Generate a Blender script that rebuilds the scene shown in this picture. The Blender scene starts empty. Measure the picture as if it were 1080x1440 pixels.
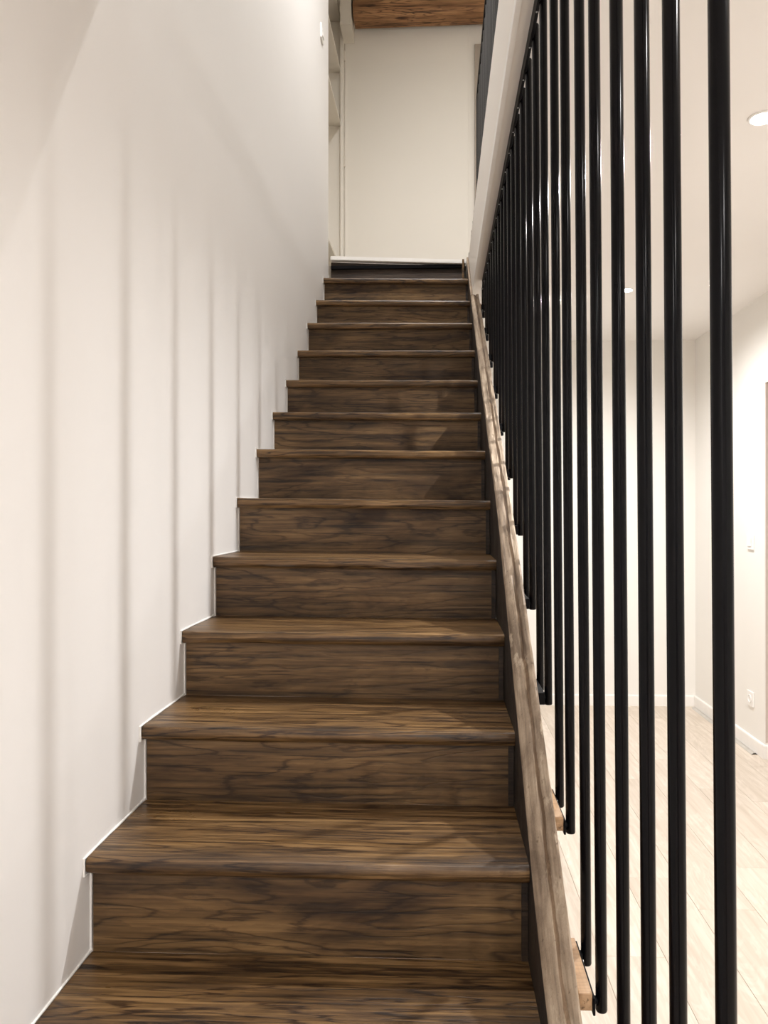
import bpy, bmesh, math, random
from mathutils import Vector, noise
random.seed(7)
SC = bpy.context.scene
C = SC.collection
EYE = 1.322                      # eye height above the lower floor (metres); Z values below are given from the eye and lifted by EYE

# ------------------------------------------------------------------ camera, world, exposure
cam = bpy.data.cameras.new('camera')
cam.sensor_width = 36.0
cam.lens = 1050.0 / 1440.0 * 36.0
cam.shift_x = -37.0 / 1440.0
cam.clip_start = 0.02
co = bpy.data.objects.new('camera', cam); C.objects.link(co)
co.location = (0, 0, EYE)
co.rotation_euler = (math.pi / 2, 0, math.atan(40 / 1050))
SC.camera = co

w = bpy.data.worlds.new('world'); SC.world = w; w.use_nodes = True
w.node_tree.nodes['Background'].inputs[0].default_value = (1.0, 0.93, 0.86, 1)
w.node_tree.nodes['Background'].inputs[1].default_value = 0.3
SC.view_settings.view_transform = 'Standard'
SC.view_settings.look = 'None'
SC.view_settings.exposure = 1.17
SC.view_settings.gamma = 1.0
SC.view_settings.use_curve_mapping = False
try:
    SC.cycles.max_bounces = 10; SC.cycles.diffuse_bounces = 7
    SC.cycles.use_denoising = True
except Exception:
    pass

# ------------------------------------------------------------------ node helpers
def mat(name):
    m = bpy.data.materials.new(name); m.use_nodes = True
    nt = m.node_tree
    return m, nt, nt.nodes['Principled BSDF']

def N(nt, t, **k):
    n = nt.nodes.new(t)
    for a, b in k.items():
        if a in n.inputs.keys(): n.inputs[a].default_value = b
        else: setattr(n, a, b)
    return n

def ramp(nt, fac, stops):
    r = nt.nodes.new('ShaderNodeValToRGB')
    e = r.color_ramp.elements
    while len(e) < len(stops): e.new(0.5)
    for i, (p, c) in enumerate(stops):
        e[i].position = p
        e[i].color = (c[0], c[1], c[2], 1) if not isinstance(c, (int, float)) else (c, c, c, 1)
    nt.links.new(fac, r.inputs[0])
    return r.outputs[0]

def mix(nt, mode, fac, a, b):
    m = nt.nodes.new('ShaderNodeMix'); m.data_type = 'RGBA'; m.blend_type = mode
    for s, v in ((0, fac), (6, a), (7, b)):
        if hasattr(v, 'is_output') or isinstance(v, bpy.types.NodeSocket): nt.links.new(v, m.inputs[s])
        elif s == 0: m.inputs[0].default_value = v
        else: m.inputs[s].default_value = (v[0], v[1], v[2], 1)
    return m.outputs[2]

def coords(nt, scale=(1, 1, 1), rnd=True):
    tc = N(nt, 'ShaderNodeTexCoord')
    out = tc.outputs['Object']
    if rnd:
        oi = N(nt, 'ShaderNodeObjectInfo')
        mu = N(nt, 'ShaderNodeVectorMath', operation='MULTIPLY_ADD')
        cx = N(nt, 'ShaderNodeCombineXYZ')
        for i, k in enumerate((37.0, 3.1, 5.3)):
            mm = N(nt, 'ShaderNodeMath', operation='MULTIPLY'); mm.inputs[1].default_value = k
            nt.links.new(oi.outputs['Random'], mm.inputs[0]); nt.links.new(mm.outputs[0], cx.inputs[i])
        ad = N(nt, 'ShaderNodeVectorMath', operation='ADD')
        nt.links.new(out, ad.inputs[0]); nt.links.new(cx.outputs[0], ad.inputs[1])
        out = ad.outputs[0]
    mp = N(nt, 'ShaderNodeMapping'); mp.inputs['Scale'].default_value = scale
    nt.links.new(out, mp.inputs[0])
    return mp.outputs[0]

def noise_tex(nt, vec, scale, detail=4, rough=.55, dist=0.0):
    n = N(nt, 'ShaderNodeTexNoise'); n.inputs['Scale'].default_value = scale
    n.inputs['Detail'].default_value = detail; n.inputs['Roughness'].default_value = rough
    n.inputs['Distortion'].default_value = dist
    nt.links.new(vec, n.inputs['Vector'])
    return n.outputs['Fac']

def bump(nt, h, strength, dist, bs):
    b = N(nt, 'ShaderNodeBump'); b.inputs['Strength'].default_value = strength; b.inputs['Distance'].default_value = dist
    nt.links.new(h, b.inputs['Height']); nt.links.new(b.outputs[0], bs.inputs['Normal'])
    return b

def plain(name, col, rough=.5, metal=0.0, var=.0, coat=0.0, spec=.5):
    m, nt, b = mat(name)
    b.inputs['Roughness'].default_value = rough; b.inputs['Metallic'].default_value = metal
    v = coords(nt, rnd=False)
    n = noise_tex(nt, v, 18, 3)
    c = ramp(nt, n, [(.3, [q * (1 - var) for q in col]), (.7, [min(1, q * (1 + var)) for q in col])])
    nt.links.new(c, b.inputs['Base Color'])
    b.inputs['Coat Weight'].default_value = coat; b.inputs['Specular IOR Level'].default_value = spec
    return m

def paint(name, col, bumpy=.15):
    m, nt, b = mat(name)
    v = coords(nt, rnd=False)
    big = noise_tex(nt, v, 1.3, 3)
    c = ramp(nt, big, [(.3, [q * .985 for q in col]), (.7, [min(1, q * 1.01) for q in col])])
    nt.links.new(c, b.inputs['Base Color'])
    b.inputs['Roughness'].default_value = .62
    fine = noise_tex(nt, v, 190, 3)
    bump(nt, fine, bumpy, .0006, b)
    return m

def wood(name, dark, mid, light, ax='Y', ring=26.0, fine=(2.2, 70, 70), rough=(.27, .5), blotch=.75, crack=True, centre=.05, bstr=.35, cath=(.75, 9, 130), cmix=1.0, pore=(3.5, 120, 120), knots=False):
    """stained board whose grain runs along its local X"""
    m, nt, b = mat(name)
    v = coords(nt)
    # warp the cross-grain coordinates so growth rings wander along the board
    wv = N(nt, 'ShaderNodeMapping'); wv.inputs['Scale'].default_value = (1.7, 5.5, 5.5); nt.links.new(v, wv.inputs[0])
    wn = N(nt, 'ShaderNodeTexNoise'); wn.inputs['Scale'].default_value = 1.0; wn.inputs['Detail'].default_value = 3.5
    nt.links.new(wv.outputs[0], wn.inputs['Vector'])
    sub = N(nt, 'ShaderNodeVectorMath', operation='SUBTRACT'); sub.inputs[1].default_value = (.5, .5, .5)
    nt.links.new(wn.outputs['Color'], sub.inputs[0])
    sc = N(nt, 'ShaderNodeVectorMath', operation='SCALE'); sc.inputs['Scale'].default_value = .17
    nt.links.new(sub.outputs[0], sc.inputs[0])
    tc = N(nt, 'ShaderNodeTexCoord')
    oi = N(nt, 'ShaderNodeObjectInfo')
    of = N(nt, 'ShaderNodeCombineXYZ')
    r1 = N(nt, 'ShaderNodeMapRange'); r1.inputs['To Min'].default_value = -.13; r1.inputs['To Max'].default_value = .13
    nt.links.new(oi.outputs['Random'], r1.inputs['Value'])
    nt.links.new(r1.outputs[0], of.inputs[1]); nt.links.new(r1.outputs[0], of.inputs[2])
    a1 = N(nt, 'ShaderNodeVectorMath', operation='ADD'); nt.links.new(tc.outputs['Object'], a1.inputs[0]); nt.links.new(of.outputs[0], a1.inputs[1])
    a2 = N(nt, 'ShaderNodeVectorMath', operation='ADD'); nt.links.new(a1.outputs[0], a2.inputs[0]); nt.links.new(sc.outputs[0], a2.inputs[1])
    a3 = N(nt, 'ShaderNodeVectorMath', operation='ADD'); a3.inputs[1].default_value = (0, centre if ax == 'Z' else 0, centre if ax == 'Y' else 0)
    nt.links.new(a2.outputs[0], a3.inputs[0])
    wt = N(nt, 'ShaderNodeTexWave', wave_type='RINGS', rings_direction='X', wave_profile='SAW')
    wt.inputs['Scale'].default_value = ring; wt.inputs['Distortion'].default_value = 1.2
    wt.inputs['Detail'].default_value = 3; wt.inputs['Detail Scale'].default_value = 2.5
    nt.links.new(a3.outputs[0], wt.inputs['Vector'])
    rings = wt.outputs['Fac']
    bv0 = N(nt, 'ShaderNodeMapping'); bv0.inputs['Scale'].default_value = (1.6, 6, 6); bv0.inputs['Location'].default_value = (5, 2, 9); nt.links.new(v, bv0.inputs[0])
    fv = N(nt, 'ShaderNodeMapping'); fv.inputs['Scale'].default_value = fine; nt.links.new(v, fv.inputs[0])
    fn = noise_tex(nt, fv.outputs[0], 1.0, 5, .65)
    bv = N(nt, 'ShaderNodeMapping'); bv.inputs['Scale'].default_value = (2.2, 7, 7); nt.links.new(v, bv.inputs[0])
    bl = noise_tex(nt, bv.outputs[0], 1.0, 5, .6, .6)
    sv = N(nt, 'ShaderNodeMapping'); sv.inputs['Scale'].default_value = (9, 26, 26); nt.links.new(v, sv.inputs[0])
    sm = noise_tex(nt, sv.outputs[0], 1.0, 6, .7)
    c = ramp(nt, fn, [(.3, dark), (.47, mid), (.7, light)])
    kv = N(nt, 'ShaderNodeMapping'); kv.inputs['Scale'].default_value = (cath[0], cath[1], cath[1]); nt.links.new(v, kv.inputs[0])
    kn = noise_tex(nt, kv.outputs[0], 1.0, 7, .47, .15)
    fm = N(nt, 'ShaderNodeMath', operation='MULTIPLY_ADD'); fm.inputs[1].default_value = cath[2]; nt.links.new(kn, fm.inputs[0])
    f2 = N(nt, 'ShaderNodeMath', operation='MULTIPLY'); f2.inputs[1].default_value = 3.0; nt.links.new(fn, f2.inputs[0]); nt.links.new(f2.outputs[0], fm.inputs[2])
    ks = N(nt, 'ShaderNodeMath', operation='SINE'); nt.links.new(fm.outputs[0], ks.inputs[0])
    lines = ramp(nt, ks.outputs[0], [(.0, (1.12, 1.12, 1.12)), (.70, (.92, .92, .92)), (.90, (.55, .5, .45)), (.985, (.22, .17, .13)), (1.0, (.30, .25, .2))])
    lm = ramp(nt, noise_tex(nt, bv0.outputs[0], 1.0, 3, .6), [(.36, .2 * cmix), (.54, cmix)])
    c = mix(nt, 'MULTIPLY', lm, c, lines)
    rg = ramp(nt, rings, [(0.0, 1.0), (.55, .86), (.86, .45), (.97, .26), (1.0, .9)])
    c = mix(nt, 'MULTIPLY', .25, c, rg)
    bc = ramp(nt, bl, [(.33, (.27, .21, .17)), (.49, (.80, .77, .74)), (.66, (1.25, 1.25, 1.25))])
    c = mix(nt, 'MULTIPLY', blotch, c, bc)
    pv = N(nt, 'ShaderNodeMapping'); pv.inputs['Scale'].default_value = pore; nt.links.new(v, pv.inputs[0])
    pn = noise_tex(nt, pv.outputs[0], 1.0, 4, .6)
    po = ramp(nt, pn, [(.35, (.14, .10, .075)), (.43, (.95, .95, .95)), (.6, (1, 1, 1)), (.75, (1.3, 1.28, 1.22))])
    c = mix(nt, 'MULTIPLY', .8, c, po)
    if knots:
        kq = N(nt, 'ShaderNodeMapping'); kq.inputs['Scale'].default_value = (2.6, 6.5, 6.5); nt.links.new(v, kq.inputs[0])
        vo = N(nt, 'ShaderNodeTexVoronoi'); vo.inputs['Scale'].default_value = 1.0; nt.links.new(kq.outputs[0], vo.inputs['Vector'])
        c = mix(nt, 'MULTIPLY', 1.0, c, ramp(nt, vo.outputs['Distance'], [(.04, (.12, .08, .06)), (.11, (.55, .45, .4)), (.16, (1, 1, 1))]))
    sp = ramp(nt, sm, [(.29, (.25, .2, .17)), (.40, (1, 1, 1)), (.74, (1, 1, 1)), (.8, (1.35, 1.35, 1.35))])
    c = mix(nt, 'MULTIPLY', .7, c, sp)
    nt.links.new(c, b.inputs['Base Color'])
    rr = ramp(nt, bl, [(.3, rough[1]), (.7, rough[0])])
    nt.links.new(rr, b.inputs['Roughness'])
    hh = mix(nt, 'MIX', .5, lines, ramp(nt, fn, [(.3, 0.0), (.6, 1.0)]))
    bump(nt, hh, bstr, .0016, b)
    b.inputs['Specular IOR Level'].default_value = .45
    return m

M = {}
M['wall'] = paint('wall_paint', (.80, .785, .775))
M['wall_up'] = paint('hall_paint', (.81, .775, .715))
M['room'] = paint('room_paint', (.85, .835, .80))
M['ceil'] = paint('ceiling_paint', (.85, .83, .81))
M['fascia'] = paint('fascia_paint', (.88, .84, .79))
M['bead'] = plain('corner_bead', (.90, .88, .85), .4, var=.02)
M['white'] = plain('white_plastic', (.86, .85, .83), .3)
M['caulk'] = plain('white_caulk', (.86, .85, .83), .55, var=.05)
M['shelf'] = paint('shelf_paint', (.70, .655, .585))
M['taupe'] = paint('taupe_paint', (.36, .31, .26))
M['reveal'] = paint('shaded_reveal_paint', (.60, .52, .47))  # shade of the doorway reveal put into the colour
M['black'] = plain('black_lacquer', (.0022, .0022, .0032), .17, spec=.13)
M['blackm'] = plain('black_steel', (.003, .003, .004), .5, spec=.1)
M['black_lit'] = plain('lit_black_lacquer', (.017, .0155, .015), .35)  # upstairs light on the black rods put into the colour as grey
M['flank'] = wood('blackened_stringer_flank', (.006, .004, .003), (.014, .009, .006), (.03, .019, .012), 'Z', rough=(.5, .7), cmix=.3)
M['steel'] = plain('brushed_aluminium', (.72, .71, .69), .3, 1.0, .06)
M['screw'] = plain('zinc_screw', (.6, .6, .6), .3, 1.0)
M['tread'] = wood('stained_tread', (.028, .014, .005), (.125, .069, .026), (.28, .17, .074), 'Y', ring=21, centre=.035, fine=(2.5, 80, 80))
M['riser'] = wood('stained_riser', (.026, .014, .006), (.120, .069, .027), (.23, .138, .058), 'Z', ring=17, centre=.03, fine=(2.2, 60, 60), rough=(.42, .62), cath=(1.2, 8, 95), cmix=.72, blotch=1.0)
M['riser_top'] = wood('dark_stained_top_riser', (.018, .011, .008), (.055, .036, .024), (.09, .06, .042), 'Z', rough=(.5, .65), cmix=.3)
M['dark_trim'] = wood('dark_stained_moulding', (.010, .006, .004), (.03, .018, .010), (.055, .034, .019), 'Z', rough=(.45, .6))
M['oak'] = wood('pale_oak', (.33, .20, .105), (.41, .26, .145), (.48, .32, .19), 'Y', ring=30, blotch=.12, fine=(60, 3, 60), rough=(.5, .6), bstr=.1, cmix=.1, pore=(100, 6, 100))
M['beam'] = wood('pine_beam', (.13, .06, .025), (.31, .155, .065), (.44, .24, .11), 'Z', ring=14, blotch=.4, fine=(2, 40, 40), rough=(.5, .65), knots=True, pore=(2, 60, 60))

def stringer_mat():
    m, nt, b = mat('weathered_stringer')
    v = coords(nt, (1, 1, 1), rnd=False)
    # grain along Y (running direction)
    a = N(nt, 'ShaderNodeMapping'); a.inputs['Scale'].default_value = (95, 4, 4); nt.links.new(v, a.inputs[0])
    g = noise_tex(nt, a.outputs[0], 1, 6, .65, .3)
    a2 = N(nt, 'ShaderNodeMapping'); a2.inputs['Scale'].default_value = (14, 5, 5); nt.links.new(v, a2.inputs[0])
    p = noise_tex(nt, a2.outputs[0], 1, 6, .68, .8)
    f = noise_tex(nt, v, 70, 5, .7)
    c1 = ramp(nt, g, [(.28, (.13, .092, .062)), (.5, (.34, .265, .195)), (.72, (.50, .41, .315))])
    c2 = ramp(nt, p, [(.37, (.34, .28, .23)), (.5, (.88, .85, .82)), (.62, (1.25, 1.25, 1.22))])
    c = mix(nt, 'MULTIPLY', .6, c1, c2)
    pl = ramp(nt, noise_tex(nt, a2.outputs[0], 1.7, 5, .7), [(.60, 0.0), (.68, 1.0)])
    c = mix(nt, 'MIX', pl, c, (.50, .41, .31))
    sp = ramp(nt, f, [(.30, (.3, .25, .2)), (.38, (1, 1, 1))])
    c = mix(nt, 'MULTIPLY', .8, c, sp)
    # worn brown groove beside the joint line of the two boards
    so = N(nt, 'ShaderNodeSeparateXYZ'); nt.links.new(v, so.inputs[0])
    gx = N(nt, 'ShaderNodeMath', operation='MULTIPLY_ADD'); gx.inputs[1].default_value = .012; nt.links.new(noise_tex(nt, v, 9, 3), gx.inputs[0]); nt.links.new(so.outputs[0], gx.inputs[2])
    gm = N(nt, 'ShaderNodeMapRange'); gm.inputs['From Min'].default_value = .002; gm.inputs['From Max'].default_value = .018; nt.links.new(gx.outputs[0], gm.inputs['Value'])
    gk = ramp(nt, gm.outputs[0], [(0, 0.0), (.34, 0.0), (.40, .85), (.66, .85), (.72, 0.0), (1, 0.0)])
    c = mix(nt, 'MIX', gk, c, mix(nt, 'MULTIPLY', 1.0, c, (.46, .36, .27)))
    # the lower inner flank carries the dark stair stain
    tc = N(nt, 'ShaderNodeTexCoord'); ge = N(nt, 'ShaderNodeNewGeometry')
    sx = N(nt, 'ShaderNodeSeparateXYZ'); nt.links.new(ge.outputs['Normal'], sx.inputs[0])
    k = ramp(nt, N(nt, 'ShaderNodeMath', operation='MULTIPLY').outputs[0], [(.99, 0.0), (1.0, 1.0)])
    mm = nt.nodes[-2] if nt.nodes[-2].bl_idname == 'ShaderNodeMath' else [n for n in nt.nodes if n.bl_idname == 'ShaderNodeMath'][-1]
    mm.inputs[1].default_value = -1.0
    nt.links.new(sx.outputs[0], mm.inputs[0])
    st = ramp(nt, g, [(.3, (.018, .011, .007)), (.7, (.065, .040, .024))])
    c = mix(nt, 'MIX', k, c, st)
    nt.links.new(c, b.inputs['Base Color'])
    b.inputs['Roughness'].default_value = .62
    h = mix(nt, 'MIX', .5, g, f)
    bump(nt, h, .7, .003, b)
    return m
M['stringer'] = stringer_mat()

def plank_mat():
    m, nt, b = mat('pale_oak_laminate')
    tc = N(nt, 'ShaderNodeTexCoord'); oi = N(nt, 'ShaderNodeObjectInfo')
    v = coords(nt, (1, 1, 1))
    a = N(nt, 'ShaderNodeMapping'); a.inputs['Scale'].default_value = (50, 2.5, 50); nt.links.new(v, a.inputs[0])
    g = noise_tex(nt, a.outputs[0], 1, 5, .6, .3)
    a2 = N(nt, 'ShaderNodeMapping'); a2.inputs['Scale'].default_value = (9, 1.6, 9); nt.links.new(v, a2.inputs[0])
    g2 = noise_tex(nt, a2.outputs[0], 1, 4, .6, 1.6)
    wv = N(nt, 'ShaderNodeMath', operation='MULTIPLY'); wv.inputs[1].default_value = 38; nt.links.new(g2, wv.inputs[0])
    sn = N(nt, 'ShaderNodeMath', operation='SINE'); nt.links.new(wv.outputs[0], sn.inputs[0])
    c = ramp(nt, g, [(.3, (.60, .52, .44)), (.7, (.74, .665, .585))])
    c = mix(nt, 'MULTIPLY', .5, c, ramp(nt, sn.outputs[0], [(.0, (.86, .84, .81)), (.7, (1.0, 1.0, 1.0))]))
    t = ramp(nt, oi.outputs['Random'], [(0, (.93, .92, .90)), (1, (1.04, 1.03, 1.02))])
    c = mix(nt, 'MULTIPLY', 1.0, c, t)
    nt.links.new(c, b.inputs['Base Color'])
    b.inputs['Roughness'].default_value = .42
    bump(nt, g, .12, .0006, b)
    return m
M['plank'] = plank_mat()

def emit(name, col, s):
    m, nt, b = mat(name)
    b.inputs['Emission Color'].default_value = (*col, 1); b.inputs['Emission Strength'].default_value = s
    return m
M['lens'] = emit('lamp_lens', (1, .95, .86), 30)

# ------------------------------------------------------------------ mesh helpers
def link(name, bm, m, parent=None, origin=None, smooth=False):
    """one mesh object; vertices are given in world metres, origin moves the pivot there"""
    me = bpy.data.meshes.new(name)
    bmesh.ops.recalc_face_normals(bm, faces=bm.faces)
    if origin is None:
        lo = [min(v.co[i] for v in bm.verts) for i in range(3)]; hi = [max(v.co[i] for v in bm.verts) for i in range(3)]
        origin = Vector([(a + b) / 2 for a, b in zip(lo, hi)])
    origin = Vector(origin)
    for v in bm.verts: v.co -= origin
    if smooth:
        for f in bm.faces: f.smooth = True
    bm.to_mesh(me); bm.free()
    me.materials.append(m)
    if smooth and hasattr(me, 'set_sharp_from_angle'): me.set_sharp_from_angle(angle=math.radians(40))
    o = bpy.data.objects.new(name, me); C.objects.link(o)
    o.location = origin
    if parent is not None:
        o.parent = parent
        o.location = origin - world_loc(parent)
    return o

def world_loc(o):
    v = Vector(o.location)
    while o.parent: o = o.parent; v += o.location
    return v

def box(bm, x0, x1, y0, y1, z0, z1, bev=0.0, seg=2):
    vs = [bm.verts.new((x, y, z)) for x in (x0, x1) for y in (y0, y1) for z in (z0, z1)]
    F = [(0, 1, 3, 2), (4, 6, 7, 5), (0, 4, 5, 1), (2, 3, 7, 6), (0, 2, 6, 4), (1, 5, 7, 3)]
    fs = [bm.faces.new([vs[i] for i in f]) for f in F]
    if bev:
        es = list({e for f in fs for e in f.edges})
        bmesh.ops.bevel(bm, geom=es, offset=bev, segments=seg, affect='EDGES', profile=.5)
    return vs

def B(x0, x1, y0, y1, z0, z1, bev=0.0):
    bm = bmesh.new(); box(bm, x0, x1, y0, y1, z0 + EYE, z1 + EYE, bev); return bm

def cyl(bm, p0, p1, r, n=16, cap_round=0.0):
    p0, p1 = Vector(p0), Vector(p1); ax = (p1 - p0).normalized()
    u = ax.orthogonal().normalized(); v = ax.cross(u)
    L = (p1 - p0).length
    st = [(0, r)] + [(L, r)]
    if cap_round:
        c = cap_round
        st = [(0, r - c), (c * .3, r - c * .3), (c, r), (L - c, r), (L - c * .3, r - c * .3), (L, r - c)]
    rings = []
    for t, rr in st:
        rings.append([bm.verts.new(p0 + ax * t + (u * math.cos(a) + v * math.sin(a)) * rr) for a in [2 * math.pi * i / n for i in range(n)]])
    for a, b in zip(rings, rings[1:]):
        for i in range(n): bm.faces.new((a[i], a[(i + 1) % n], b[(i + 1) % n], b[i]))
    bm.faces.new(rings[0][::-1]); bm.faces.new(rings[-1])

def tube(bm, pts, radii, n=7):
    prev = None; rings = []
    for i, p in enumerate(pts):
        p = Vector(p)
        d = (Vector(pts[min(i + 1, len(pts) - 1)]) - Vector(pts[max(i - 1, 0)])).normalized()
        u = Vector((1, 0, 0)) if abs(d.x) < .9 else Vector((0, 1, 0))
        u = (u - d * u.dot(d)).normalized(); v = d.cross(u)
        rings.append([bm.verts.new(p + (u * math.cos(a) + v * math.sin(a)) * radii[i]) for a in [2 * math.pi * k / n for k in range(n)]])
    for a, b in zip(rings, rings[1:]):
        for i in range(n): bm.faces.new((a[i], a[(i + 1) % n], b[(i + 1) % n], b[i]))
    bm.faces.new(rings[0][::-1]); bm.faces.new(rings[-1])

def empty(name, loc, label, cat, group=None):
    o = bpy.data.objects.new(name, None); C.objects.link(o); o.location = loc; o.empty_display_size = .1
    o['label'] = label; o['category'] = cat
    if group: o['group'] = group
    return o

def tag(o, label=None, cat=None, group=None, kind=None):
    for k, v in (('label', label), ('category', cat), ('group', group), ('kind', kind)):
        if v: o[k] = v
    return o

def struct(name, bm, m, label, cat, parent=None):
    o = link(name, bm, m, parent)
    if parent is None: tag(o, label, cat, kind='structure')
    return o

def nz(x, y, z, s=1.0): return noise.noise(Vector((x * s, y * s, z * s)))

# ================================================================== SETTING
XL = -.659                      # face of the wall beside the stairs
XS = .166                       # inner face of the stringer
G = .26048; D0 = 1.36324        # going, first visible nosing
FLR = -1.322; CEIL = 1.172; UP = 1.530; UPC = 3.98
FAR = 5.155; BACK = 5.50; RW = 1.747
WEND = 4.44

bm = bmesh.new()
box(bm, XL - .14, XL, -3.0, WEND, FLR + EYE, UPC + EYE)
struct('wall_left', bm, M['wall'], 'tall off-white plastered wall running up the left side of the stairs', 'wall')
struct('wall_back', B(-1.35, 2.2, BACK, BACK + .12, CEIL, UPC), M['wall_up'], 'beige wall closing the upper landing at the head of the stairs', 'wall')
struct('wall_far', B(XL, RW, FAR, FAR + .12, FLR, CEIL), M['room'], 'bright cream far wall of the lower room seen between the rods', 'wall')
# right wall of the lower room with a doorway (near end of the visible wall)
bm = B(RW, RW + .16, 4.073, FAR + .12, FLR, CEIL)
box(bm, RW, RW + .16, 3.15, 4.073, .694 + EYE, CEIL + EYE)
box(bm, RW, RW + .16, -3.0, 3.15, FLR + EYE, CEIL + EYE)
wr = struct('wall_right', bm, M['room'], 'cream right wall of the lower room with a doorway', 'wall')
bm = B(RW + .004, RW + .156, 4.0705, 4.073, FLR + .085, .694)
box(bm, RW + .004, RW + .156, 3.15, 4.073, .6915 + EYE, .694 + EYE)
link('reveal_shade', bm, M['reveal'], wr)  # thin darker skin that carries the shade on jamb and head
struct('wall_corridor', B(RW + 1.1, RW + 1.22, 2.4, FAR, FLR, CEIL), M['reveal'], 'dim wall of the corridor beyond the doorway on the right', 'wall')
struct('wall_behind', B(XL, RW + .16, -3.12, -3.0, FLR, UPC), M['wall'], 'plain wall behind the viewpoint', 'wall')
struct('wall_upper_right', B(2.2, 2.32, -3.0, BACK, UP - .03, UPC), M['wall_up'], 'beige wall on the far right of the upper hall', 'wall')
# slab between the storeys
bm = B(.2174, 2.2, -3.0, BACK, CEIL, UP - .012)
box(bm, XL, .2174, -3.0, 1.52, CEIL + EYE, UP - .012 + EYE)
struct('ceiling', bm, M['ceil'], 'smooth white ceiling of the lower room', 'ceiling')
struct('ceiling_upper', B(-1.35, 2.32, -3.1, BACK + .12, UPC, UPC + .1), M['wall_up'], 'pale ceiling above the upper hall', 'ceiling')
# upper floor deck (boards hidden from below) and landing
bm = B(.1870, 2.2, 1.52, BACK, UP - .012, UP)
box(bm, -1.1, .1870, 4.536, BACK, 1.42 + EYE, 1.502 + EYE)
struct('floor_upper', bm, M['shelf'], 'wooden floor of the upper landing', 'floor')
# white edging of the landing, slightly lower to the right as in the old house
bm = bmesh.new()
pts = [(XL + .004, 1.5215, 1.5465), (XS - .002, 1.4893, 1.5145)]
vs = []
for (x, za, zb) in pts:
    for (y, z) in ((4.487, za), (4.487, zb), (4.53, zb), (4.53, za)):
        vs.append(bm.verts.new((x, y, z + EYE)))
for f in ((0, 1, 2, 3), (7, 6, 5, 4), (0, 4, 5, 1), (1, 5, 6, 2), (2, 6, 7, 3), (3, 7, 4, 0)): bm.faces.new([vs[i] for i in f])
bmesh.ops.bevel(bm, geom=list(bm.edges), offset=.003, segments=2, affect='EDGES')
struct('trim_1', bm, M['bead'], 'white edging strip along the front of the top landing', 'trim')

# fascia beside the stairwell with its corner bead
bm = B(.1787, .2174, 1.52, 4.60, CEIL, UP - .004)
fa = struct('trim_2', bm, M['fascia'], 'white painted fascia closing the floor edge above the stringer', 'trim')
bm = bmesh.new()
pr = [(-.0012, .035), (-.0012, -.0015), (.0105, -.0015), (.0118, .0), (.0, .0), (.0, .035)]
for y in (1.52, 3.78):
    pass
prof = [(.1775, CEIL + .03), (.1775, CEIL - .0022), (.1905, CEIL - .0022), (.1905, CEIL - .0002), (.1795, CEIL - .0002), (.1795, CEIL + .03)]
ra = [bm.verts.new((x, 1.52, z + EYE)) for x, z in prof]; rb = [bm.verts.new((x, 3.93, z + EYE)) for x, z in prof]
for i in range(6): bm.faces.new((ra[i], ra[(i + 1) % 6], rb[(i + 1) % 6], rb[i]))
bm.faces.new(ra[::-1]); bm.faces.new(rb)
link('corner_bead', bm, M['bead'], fa)
# rough brown floor edge showing above the fascia
bm = bmesh.new(); n = 150
top = []
for i in range(n):
    y = 1.55 + i * (4.52 - 1.55) / (n - 1)
    h = .012 + .012 * abs(nz(y, 3, 1, 14)) + (.008 if random.random() < .12 else 0)
    x = .1795 + .003 * nz(y, 9, 1, 20)
    top.append([bm.verts.new((x, y, UP - .004 + EYE)), bm.verts.new((x + .001, y, UP - .004 + h + EYE)),
                bm.verts.new((.1865, y, UP - .004 + h + EYE)), bm.verts.new((.1865, y, UP - .004 + EYE))])
for a, b in zip(top, top[1:]):
    for k in range(4): bm.faces.new((a[k], a[(k + 1) % 4], b[(k + 1) % 4], b[k]))
bm.faces.new(top[0][::-1]); bm.faces.new(top[-1])
link('floor_edge_strip', bm, M['dark_trim'], fa)

# recess left of the landing
bm = B(-1.25, -1.10, WEND, BACK, CEIL, UPC)
box(bm, -1.10, XL - .14, WEND, WEND + .02, CEIL + EYE, UPC + EYE)
struct('wall_recess', bm, M['wall_up'], 'pale back of the recess left of the landing', 'wall')
sh = empty('built_in_shelf_unit', (-.9, 5.0, 1.50 + EYE), 'pale built-in shelving in the recess left of the landing', 'shelving')
for z in (1.78, 2.849, 3.243, 3.62):
    o = link('shelf', B(-1.098, -.722, WEND + .02, BACK - .012, z, z + .019, .001), M['shelf'], sh)
link('side_panel', B(-1.098, -.722, BACK - .011, BACK - .001, 1.503, UPC - .001), M['wall_up'], sh)
link('upright', B(-.7215, -.700, BACK - .05, BACK - .001, 1.503, UPC - .001, .001), M['wall_up'], sh)

# flush door at the head of the stairs
d1 = link('door_1', B(-.693, .219, BACK - .006, BACK - .0005, 1.503, 3.68, .002), M['wall_up']); tag(d1, 'flush beige door facing the head of the stairs', 'door', kind='structure')
for z in (3.366, 2.588, 1.81):
    bm = bmesh.new(); cyl(bm, (-.6965, BACK - .013, z - .035 + EYE), (-.6965, BACK - .013, z + .035 + EYE), .0065, 10)
    for k in (-.036, .036): cyl(bm, (-.6965, BACK - .013, z + k - .003 + EYE), (-.6965, BACK - .013, z + k + .003 + EYE), .0078, 10)
    link('hinge', bm, M['shelf'], d1)
link('door_gap', B(-.6975, -.6945, BACK - .0046, BACK - .0005, 1.503, 3.68), M['shelf'], d1)
bm = B(-.7, -.623, 5.28, BACK - .006, 3.46, UPC - .001)
struct('trim_3', bm, M['shelf'], 'small boxed casing hanging above the door hinges', 'trim')
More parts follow.
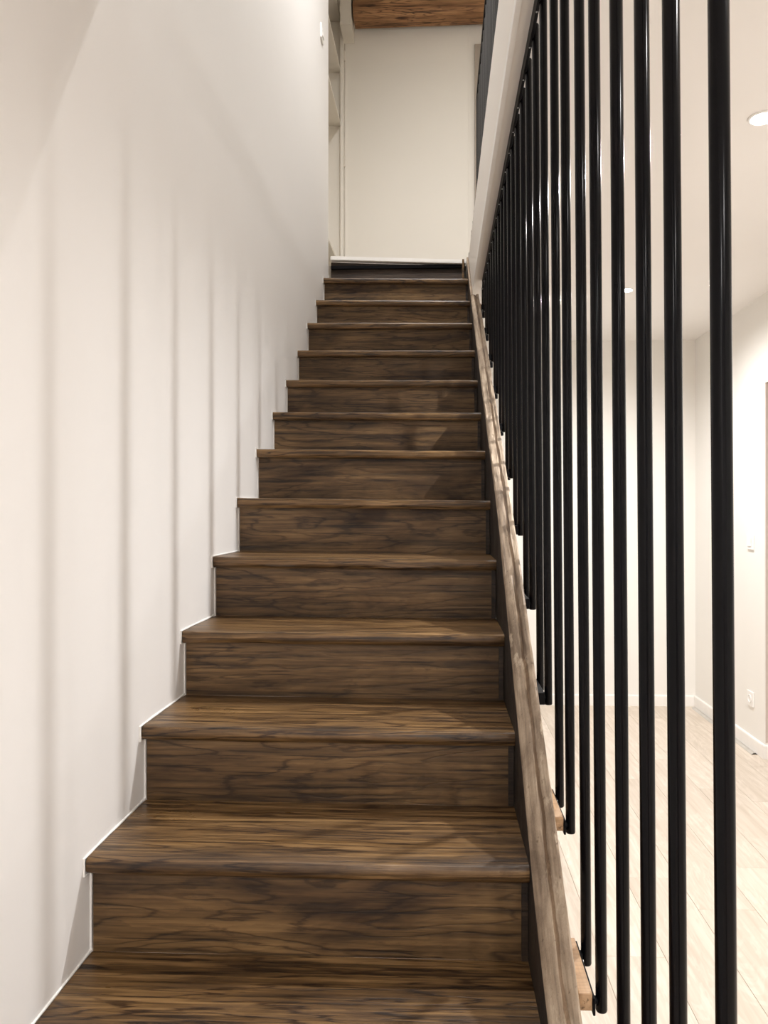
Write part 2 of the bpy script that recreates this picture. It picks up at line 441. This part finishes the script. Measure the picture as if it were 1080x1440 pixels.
# timber beam across the top
bm = bmesh.new(); n = 26
rows = []
for i in range(n):
    x = -.612 + i * (1.9) / (n - 1)
    j = lambda k: .004 * nz(x, k, 2, 3)
    zb = 3.545 + .010 * (x + .6)
    rows.append([bm.verts.new((x, y + j(q), z + EYE + j(q + 5))) for q, (y, z) in enumerate(
        ((5.31, zb + .012), (5.30, zb + .022), (5.30, 3.80), (5.46, 3.80), (5.46, zb), (5.325, zb)))])
for a, b in zip(rows, rows[1:]):
    for k in range(6): bm.faces.new((a[k], a[(k + 1) % 6], b[(k + 1) % 6], b[k]))
bm.faces.new(rows[0][::-1]); bm.faces.new(rows[-1])
o = link('ceiling_beam', bm, M['beam'], smooth=True); tag(o, 'knotty brown timber beam across the top above the landing door', 'beam')
# grey-brown door at the right end of the landing wall
d2 = link('door_2', B(.262, 1.02, BACK - .03, BACK - .001, 1.531, 3.42, .002), M['taupe']); tag(d2, 'grey-brown door right of the landing behind the upper railing', 'door', kind='structure')
bm = bmesh.new(); cyl(bm, (.93, BACK - .03, 2.55 + EYE), (.93, BACK - .07, 2.55 + EYE), .009); cyl(bm, (.935, BACK - .07, 2.55 + EYE), (.83, BACK - .07, 2.55 + EYE), .008)
link('door_handle', bm, M['steel'], d2)

# lower floor: individual planks
fl = tag(link('floor', B(XL, RW + 1.2, -3.0, FAR, FLR - .09, FLR - .008), M['reveal']), 'pale oak plank floor of the lower room', 'floor', kind='structure')
pw = .1905; L = 1.22
offs = {0: 2.52, 1: 2.82, 2: 3.62}
for k in range(-5, 9):
    x0 = .862 + pw * k
    if x0 + pw > RW + 1.1: break
    ph = offs.get(k, 2.0 + ((k * 7) % 5) * .243)
    y = ph
    while y > -.6: y -= L
    while y < FAR - .002:
        a, b = max(y, -.6), min(y + L, FAR - .002)
        x1 = x0 + pw
        if b - a > .02 and not (x0 < RW < x1 and False):
            bm = bmesh.new(); box(bm, x0 + .0004, x1 - .0004, a + .0004, b - .0004, FLR - .0079 + EYE, FLR + EYE)
            es = [e for e in bm.edges if all(v.co.z > FLR + EYE - .001 for v in e.verts)]
            bmesh.ops.bevel(bm, geom=es, offset=.0009, segments=1, affect='EDGES')
            if x0 < RW and x1 > RW and b > 4.0 or x0 < RW and x1 > RW: pass
            link('plank', bm, M['plank'], fl)
        y += L

# baseboards
def baseboard(name, p, q, nrm, label):
    """p->q along the wall foot, nrm = direction into the room"""
    prof = [(0, 0), (.0125, 0), (.0125, .066), (.0105, .072), (.005, .0745), (0, .075)]
    bm = bmesh.new(); P, Q, nn = Vector(p), Vector(q), Vector(nrm)
    A = [bm.verts.new((P.x + nn.x * t, P.y + nn.y * t, FLR + h + EYE)) for t, h in prof]
    Bv = [bm.verts.new((Q.x + nn.x * t, Q.y + nn.y * t, FLR + h + EYE)) for t, h in prof]
    for i in range(6): bm.faces.new((A[i], A[(i + 1) % 6], Bv[(i + 1) % 6], Bv[i]))
    bm.faces.new(A[::-1]); bm.faces.new(Bv)
    return struct(name, bm, M['bead'], label, 'baseboard')
baseboard('baseboard_far', (.05, FAR - .0005, 0), (RW - .013, FAR - .0005, 0), (0, -1, 0), 'white baseboard along the far wall of the lower room')
baseboard('baseboard_right', (RW - .0005, FAR - .001, 0), (RW - .0005, 4.0722, 0), (-1, 0, 0), 'white baseboard along the right wall of the lower room')
baseboard('baseboard_doorway', (RW - .013, 4.072, 0), (RW + .158, 4.072, 0), (0, -1, 0), 'white baseboard returning into the doorway')

# ================================================================== STAIRCASE
zL = {0: -.645, 1: -.474, 2: -.305, 3: -.130, 4: .046, 5: .228, 6: .396, 7: .569, 8: .753, 9: .948, 10: 1.136, 11: 1.336}
zR = {0: -.648, 1: -.480, 2: -.309, 3: -.138, 4: .037, 5: .218, 6: .389, 7: .563, 8: .747, 9: .940, 10: 1.124, 11: 1.322}
for i, z in ((-1, -.832), (-2, -.996), (-3, -1.160)): zL[i] = z; zR[i] = z
zL[12] = 1.520; zR[12] = 1.489
st = empty('staircase', (-.25, D0 - 3 * G, FLR + EYE), 'dark-stained wooden staircase rising beside the left wall', 'staircase')
TT = .030; NOSE = .027
TR = XS + .004                      # tread ends housed in the stringer face
def dn(n): return D0 + G * n

def zlerp(n, x):
    t = (x - XL) / (XS - XL); return zL[n] + (zR[n] - zL[n]) * t

def make_tread(n):
    y0, y1 = dn(n), dn(n + 1) + NOSE + .0
    bm = bmesh.new(); K = 46; rows = []
    x0, x1 = XL + .003, XS - .0005
    for i in range(K + 1):
        x = x0 + (x1 - x0) * i / K
        z = zlerp(n, x) + EYE
        wob = .0022 * nz(x, n * 3.3, 0, 4) + .0010 * nz(x, n * 7.1, 2, 17)
        wt = .0016 * nz(x, n * 5.3, 4, 3.2) + (.0005 * nz(x, n, 7, 20))
        wb = .0022 * nz(x, n * 2.3, 8, 5)
        e = 0.0
        if i in (0, K): e = .002
        P = [(y1, z - TT), (y0 + NOSE + .004, z - TT - wb * .3), (y0 + .007 + wob + e, z - TT + wb), (y0 + .001 + wob + e, z - TT + .006 + wb),
             (y0 + wob + e, z - TT * .45), (y0 + .0012 + wob + e, z - .0075 + wt), (y0 + .0045 + wob + e, z - .0022 + wt), (y0 + .012 + wob, z + wt),
             (y0 + .06, z + wt * .6), (y0 + .15, z), (y1, z)]
        rows.append([bm.verts.new((x, a, b)) for a, b in P])
    m_ = len(rows[0])
    for a, b in zip(rows, rows[1:]):
        for k in range(m_): bm.faces.new((a[k], b[k], b[(k + 1) % m_], a[(k + 1) % m_]))
    bm.faces.new(rows[0]); bm.faces.new(rows[-1][::-1])
    return link('tread', bm, M['tread'], st, smooth=True)

def make_riser(n):
    """riser under nosing n, standing on tread n-1"""
    y = dn(n) + NOSE
    bm = bmesh.new(); K = 30
    x0, x1 = XL + .005, XS - .0005
    rows = []
    for i in range(K + 1):
        x = x0 + (x1 - x0) * i / K
        zb = (zlerp(n - 1, x) if n > -3 else FLR) + EYE
        zt = zlerp(n, x) + EYE - TT
        if n == 12: zt = zlerp(12, x) + EYE - .004
        row = []
        for j in range(5):
            z = zb + (zt - zb) * j / 4
            row.append(bm.verts.new((x, y + .0010 * nz(x, z * 4, n * 3, 3), z)))
        row += [bm.verts.new((x, y + .018, zt)), bm.verts.new((x, y + .018, zb))]
        rows.append(row)
    for a, b in zip(rows, rows[1:]):
        for k in range(7): bm.faces.new((a[k], b[k], b[(k + 1) % 7], a[(k + 1) % 7]))
    bm.faces.new(rows[0]); bm.faces.new(rows[-1][::-1])
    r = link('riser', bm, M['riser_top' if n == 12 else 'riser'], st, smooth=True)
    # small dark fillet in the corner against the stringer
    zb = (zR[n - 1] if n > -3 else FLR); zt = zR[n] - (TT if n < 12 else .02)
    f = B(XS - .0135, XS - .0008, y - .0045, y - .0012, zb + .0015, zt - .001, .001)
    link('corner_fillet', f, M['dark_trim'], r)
    return r

for n in range(-3, 12): make_tread(n)
for n in range(-3, 13): make_riser(n)
# black strip standing in for the shade in the gap under the landing edging
link('shadow_gap_strip', B(XL + .006, XS - .014, dn(12) + .010, dn(12) + .0255, 1.470, 1.4905, .002), M['blackm'], st)
# little return post at the top right
link('end_post', B(XS - .026, XS - .014, dn(12) - .02, dn(12) + .022, zR[11] + .002, 1.512, .002), M['riser'], st)

# ---- caulk line along the left wall following steps
bm = bmesh.new(); pts = []
for n in range(-2, 12):
    y = dn(n); z = zL[n] + EYE
    zb = zL[n - 1] + EYE if n > -3 else FLR + EYE
    pts += [(y + NOSE - .002, zb + .004), (y + NOSE - .002, z - TT - .003), (y - .002, z - TT - .001), (y - .003, z + .001)]
    nxt = dn(n + 1) + NOSE - .002
    for k in range(1, 4): pts.append((y + (nxt - y) * k / 4, z + .002))
fine = []
for a, b in zip(pts, pts[1:]):
    L_ = math.hypot(a[0] - b[0], a[1] - b[1]); m_ = max(1, int(L_ / .02))
    for k in range(m_): fine.append((a[0] + (b[0] - a[0]) * k / m_, a[1] + (b[1] - a[1]) * k / m_))
fine.append(pts[-1])
tube(bm, [(XL + .0012, y, z) for y, z in fine], [.0018 + .0022 * abs(nz(y, z, 5, 23)) for y, z in fine], 7)
link('caulk_bead', bm, M['caulk'], st, smooth=True)

# ---- hewn stringer
Pin = [(.30, -1.30), (.60, -1.09), (1.00, -.84), (1.14, -.775), (1.25, -.715), (1.37, -.615), (1.551, -.462), (1.80, -.255), (2.161, .030), (2.8, .42), (3.4, .80), (3.93, 1.150), (4.10, 1.255), (4.30, 1.395), (4.50, 1.535)]
Pout = [(.30, -1.27), (.60, -1.06), (1.00, -.80), (1.12, -.715), (1.28, -.59), (1.455, -.455), (1.76, -.235), (2.16, .045), (2.75, .42), (3.4, .83), (3.774, 1.060), (3.93, 1.155), (4.50, 1.54)]
def ip(P, d):
    for (a, za), (b, zb) in zip(P, P[1:]):
        if a <= d <= b: return za + (zb - za) * (d - a) / (b - a)
    return P[-1][1]
def sm(P, d): return sum(ip(P, d + k) for k in (-.12, -.06, 0, .06, .12)) / 5
XO = .2080
def rough(x, y, a=1.0):
    return a * (.0042 * nz(x * 2, y, 0, 7) + .0028 * nz(x * 2, y, 3, 22) + .0013 * nz(x, y, 6, 60))
bm = bmesh.new(); rows = []
ys = [.30 + i * (3.90 - .30) / 330 for i in range(331)]
us = [0, .02, .08, .18, .28, .38, .46, .52, .55, .60, .64, .67, .74, .82, .90, .97, 1.0]
for y in ys:
    row = []
    zi, zo = sm(Pin, y), sm(Pout, y)
    gw = .03 * nz(y, 1, 1, 3)
    row.append(bm.verts.new((XS, y, max(FLR, zi - .34) + EYE)))
    row.append(bm.verts.new((XS, y, max(FLR, zi - .05) + EYE)))
    for u in us:
        x = XS + (XO - XS) * u
        z = zi + (zo - zi) * u
        g = .0
        uu = u + gw
        if .50 < uu < .66: g = -.0055 - .004 * nz(y, 4, 4, 9)
        e = 0
        if u <= .02: e = -.004 + .002 * nz(y, 3, 9, 30)
        if u >= .97: e = -.004 + .003 * nz(y, 3, 19, 25)
        xx = x + (.0016 * nz(y, 8, u * 3, 12) if 0 < u < .97 else 0)
        if u == 0: xx = XS; e -= .004
        if u == 1.0: xx = XO; e -= .005
        row.append(bm.verts.new((xx, y, z + rough(x * 5, y) + g + e + EYE)))
    row.append(bm.verts.new((XO, y, max(FLR + .001, zo - .34) + EYE)))
    rows.append(row)
m_ = len(rows[0])
for a, b in zip(rows, rows[1:]):
    for k in range(m_ - 1): bm.faces.new((a[k], a[k + 1], b[k + 1], b[k]))
    bm.faces.new((a[m_ - 1], a[0], b[0], b[m_ - 1]))
bm.faces.new(rows[0][::-1]); bm.faces.new(rows[-1])
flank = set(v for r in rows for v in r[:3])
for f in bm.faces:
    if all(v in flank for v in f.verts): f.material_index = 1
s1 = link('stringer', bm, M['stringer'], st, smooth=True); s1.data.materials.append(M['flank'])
s1['label'] = 'rough weathered grey-brown stringer with a groove along its top'
# upper, narrow end of the stringer running up inside the fascia
bm = bmesh.new(); rows = []
for i in range(60):
    y = 3.902 + i * (4.489 - 3.902) / 59
    zi = ip(Pin, y) + rough(y, 2, .5)
    rows.append([bm.verts.new((x, y, z + EYE)) for x, z in ((XS, zi - .3), (XS, zi - .002), (XS + .003, zi + .001), (.1765, zi + .001), (.1778, zi - .002), (.1778, zi - .3))])
for a, b in zip(rows, rows[1:]):
    for k in range(6): bm.faces.new((a[k], a[(k + 1) % 6], b[(k + 1) % 6], b[k]))
bm.faces.new(rows[0][::-1]); bm.faces.new(rows[-1])
link('stringer_top', bm, M['stringer'], st, smooth=True)

# ---- oak mounting blocks on the outer flank, one per step
def rodx(z): return .2400 - .0075 * z
RR = .0088
pairs = [(.642, .770, -1.10), (.878, 1.000, -.925), (1.138, 1.255, -.754), (1.396, 1.520, -.596), (1.669, 1.799, -.428), (1.936, 2.070, -.252)]
z = -.070; y = 2.205
while z < 1.10:
    pairs.append((y, y + .130, z)); y += G; z += .180
def xb(z): return .2290 if z < -.5 else .2125
for (a, b, z) in pairs:
    XB = xb(z)
    if z + .05 > CEIL: continue
    link('mounting_block', B(XO + .0003, XB, a - .016, b + .014, z + .010, z + .0365, .0018), M['oak'], st)['label'] = 'pale oak block holding a pair of rods'

# ================================================================== ROD SCREEN
sc = empty('rod_screen', (.24, .642, FLR + EYE + .2), 'floor to ceiling screen of slim black rods along the open side of the stairs', 'screen')
allrods = []
for (a, b, z) in pairs:
    for y in (a, b):
        bm = bmesh.new()
        zt = CEIL - .004
        cyl(bm, (rodx(z), y, z + EYE), (rodx(zt), y, zt + EYE), RR, 20, .003)
        link('rod', bm, M['black'], sc, smooth=True)
        allrods.append(y)
    XB = xb(z)
    # black flat bracket on the block end with two lugs and screws
    if z + .05 > CEIL: continue
    bm = B(XB + .0004, min(.2332, rodx(z) - RR - .0006), a - .018, b + .016, z + .004, z + .030, .001)
    br = link('bracket', bm, M['blackm'], sc)
    XP = min(.2332, rodx(z) - RR - .0006)
    for y in (a, b):
        bm = bmesh.new(); cyl(bm, (XP - .0002, y, z + .017 + EYE), (rodx(z) - .004, y, z + .017 + EYE), .006, 12)
        link('lug', bm, M['blackm'], br)
    for t in (.3, .72):
        bm = bmesh.new(); cyl(bm, (XP + .0001, a + (b - a) * t, z + .0235 + EYE), (XP + .0016, a + (b - a) * t, z + .0235 + EYE), .0032, 8)
        link('screw', bm, M['screw'], br)
# lit ceiling ends: flat bar under the ceiling edge and a shoe per rod
bar = link('ceiling_bar', B(.2186, .2265, .45, 3.79, CEIL - .040, CEIL - .0005, .001), M['blackm'], sc)
for y in allrods:
    bm = bmesh.new(); cyl(bm, (.2266, y, CEIL - .022 + EYE), (rodx(1.15) - .005, y, CEIL - .022 + EYE), .010, 12)
    link('top_lug', bm, M['blackm'], bar)
    bm = bmesh.new(); cyl(bm, (.2215, y + .03, CEIL - .0415 + EYE), (.2215, y + .03, CEIL - .0395 + EYE), .0022, 8)
    link('screw', bm, M['screw'], bar)

# ================================================================== UPPER RAILING
ur = empty('upper_railing', (.2326, 3.0, UP + EYE), 'black railing of the upper hall standing along the stairwell edge', 'railing')
XR = .2326
link('handrail', B(XR - .004, XR + .02, 1.45, 4.545, 2.515, 2.55, .002), M['blackm'], ur)
link('base_rail', B(XR - .008, XR + .012, 1.50, 4.545, UP + .0005, UP + .012, .001), M['blackm'], ur)
link('end_post', B(XR - .004, XR + .016, 4.545, 4.565, UP + .0005, 2.55, .001), M['blackm'], ur)
y = 1.56
while y < 4.52:
    bm = bmesh.new(); cyl(bm, (XR + .004, y, UP + .012 + EYE), (XR + .004, y, 2.515 + EYE), .0065, 14)
    link('rod', bm, M['black_lit'], ur, smooth=True)
    y += .098

# ================================================================== SMALL THINGS
def switchplate(name, x, y, z, nx, label, cat, kind):
    t = empty(name, (x, y, z + EYE), label, cat)
    s = .041
    x1 = x + nx * .009
    link('cover_plate', B(min(x, x1), max(x, x1), y - s, y + s, z - s, z + s, .0025), M['white'], t)
    if kind == 'switch':
        x2 = x1 + nx * .0052
        bm = B(min(x1, x2), max(x1, x2), y - .022, y + .022, z - .022, z + .022, .0015)
        for v in bm.verts:
            if (v.co.x - x1) * nx > .003 and v.co.z > z + EYE: v.co.x -= nx * .0035
        link('rocker', bm, M['white'], t)
    else:
        bm = bmesh.new(); n = 24
        ro = [[bm.verts.new((x1 + nx * dx, y + math.cos(a) * r, z + EYE + math.sin(a) * r)) for a in [2 * math.pi * i / n for i in range(n)]]
              for r, dx in ((.0225, -.002), (.0225, .003), (.0195, .0035), (.0185, .0008))]
        for a, b in zip(ro, ro[1:]):
            for i in range(n): bm.faces.new((a[i], a[(i + 1) % n], b[(i + 1) % n], b[i]))
        bm.faces.new(ro[-1]); bm.faces.new(ro[0][::-1])
        link('socket_well', bm, M['white'], t)
        bm = bmesh.new()
        cyl(bm, (x1 - nx * .004, y, z + .009 + EYE), (x1 + nx * .006, y, z + .009 + EYE), .0024, 8)
        link('earth_pin', bm, M['white'], t)
    return t
switchplate('light_switch', RW - .0005, 4.247, -.169, -1, 'white light switch on the right wall of the lower room beside the doorway', 'switch', 'switch')
switchplate('wall_socket', RW - .0005, 4.243, -1.042, -1, 'white power socket low on the right wall of the lower room', 'socket', 'socket')
switchplate('light_switch', XL + .0005, 4.165, 2.68, 1, 'white light switch high on the left wall near the landing', 'switch', 'switch')

# aluminium strip lying at the foot of the right wall
bm = bmesh.new()
P0, P1 = Vector((1.7020, 4.135, 0)), Vector((1.7020, 5.10, 0))
prof = [(0, .0), (.002, .003), (.012, .0085), (.024, .0085), (.031, .003), (.032, 0), (.029, .0), (.023, .0065), (.012, .0065), (.003, .0)]
A = [bm.verts.new((P0.x + a, P0.y, FLR + EYE + h + .0003)) for a, h in prof]; Bq = [bm.verts.new((P1.x + a, P1.y, FLR + EYE + h + .0003)) for a, h in prof]
for i in range(10): bm.faces.new((A[i], A[(i + 1) % 10], Bq[(i + 1) % 10], Bq[i]))
o = link('metal_strip', bm, M['steel']); tag(o, 'loose aluminium floor strip lying beside the right baseboard', 'floor strip')

# recessed lamps with their own light
def downlight(x, y, z, label, power, group, rad=.019, cone=165, col=(1, .985, .97)):
    t = empty('ceiling_spotlight', (x, y, z + EYE), label, 'ceiling light', group)
    bm = bmesh.new(); n = 28
    ro = [[bm.verts.new((x + math.cos(a) * r, y + math.sin(a) * r, z + EYE + dz)) for a in [2 * math.pi * i / n for i in range(n)]]
          for r, dz in ((.043, -.0004), (.042, -.004), (.036, -.0055), (.033, -.003), (.033, -.0004))]
    for a, b in zip(ro, ro[1:]):
        for i in range(n): bm.faces.new((a[i], a[(i + 1) % n], b[(i + 1) % n], b[i]))
    bm.faces.new(ro[0]); bm.faces.new(ro[-1][::-1])
    link('ring', bm, M['white'], t, smooth=True)
    bm = bmesh.new(); bmesh.ops.create_circle(bm, cap_ends=True, radius=.032, segments=24)
    for v in bm.verts: v.co += Vector((x, y, z + EYE - .0012))
    link('lens', bm, M['lens'], t)
    ld = bpy.data.lights.new('spotlight_beam', 'SPOT'); ld.energy = power; ld.shadow_soft_size = rad
    ld.spot_size = math.radians(cone); ld.spot_blend = .9; ld.color = col
    lo = bpy.data.objects.new('spotlight_beam', ld); C.objects.link(lo); lo.parent = t; lo.location = (0, 0, -.012)
    return t
PW = 55
downlight(.962, .53, CEIL, 'recessed spotlight in the lower ceiling just outside the right edge', PW * .22, 'lower room spotlights')
downlight(.962, 2.255, CEIL, 'glowing recessed spotlight in the lower ceiling at the right edge', PW * 1.3, 'lower room spotlights')
downlight(.985, 3.98, CEIL, 'recessed spotlight in the lower ceiling nearest the far wall', PW * .9, 'lower room spotlights')
downlight(.962, -1.2, CEIL, 'recessed spotlight in the lower ceiling behind the viewpoint', PW * .75, 'lower room spotlights')
downlight(-.20, -1.9, CEIL, 'added fill spotlight in the ceiling, unseen behind the viewpoint', PW * 1.2, 'lower room spotlights')  # unseen fill lamp added to brighten the risers and soften shadows
downlight(.06, 3.0, UPC, 'recessed spotlight in the upper ceiling above the middle of the stairs', PW * 1.85, 'upper hall spotlights')
downlight(-.42, 3.95, UPC, 'recessed spotlight in the upper ceiling close to the left wall', PW * .12, 'upper hall spotlights', cone=95)
downlight(1.2, 3.2, UPC, 'recessed spotlight in the upper ceiling right of the railing', PW * .3, 'upper hall spotlights')
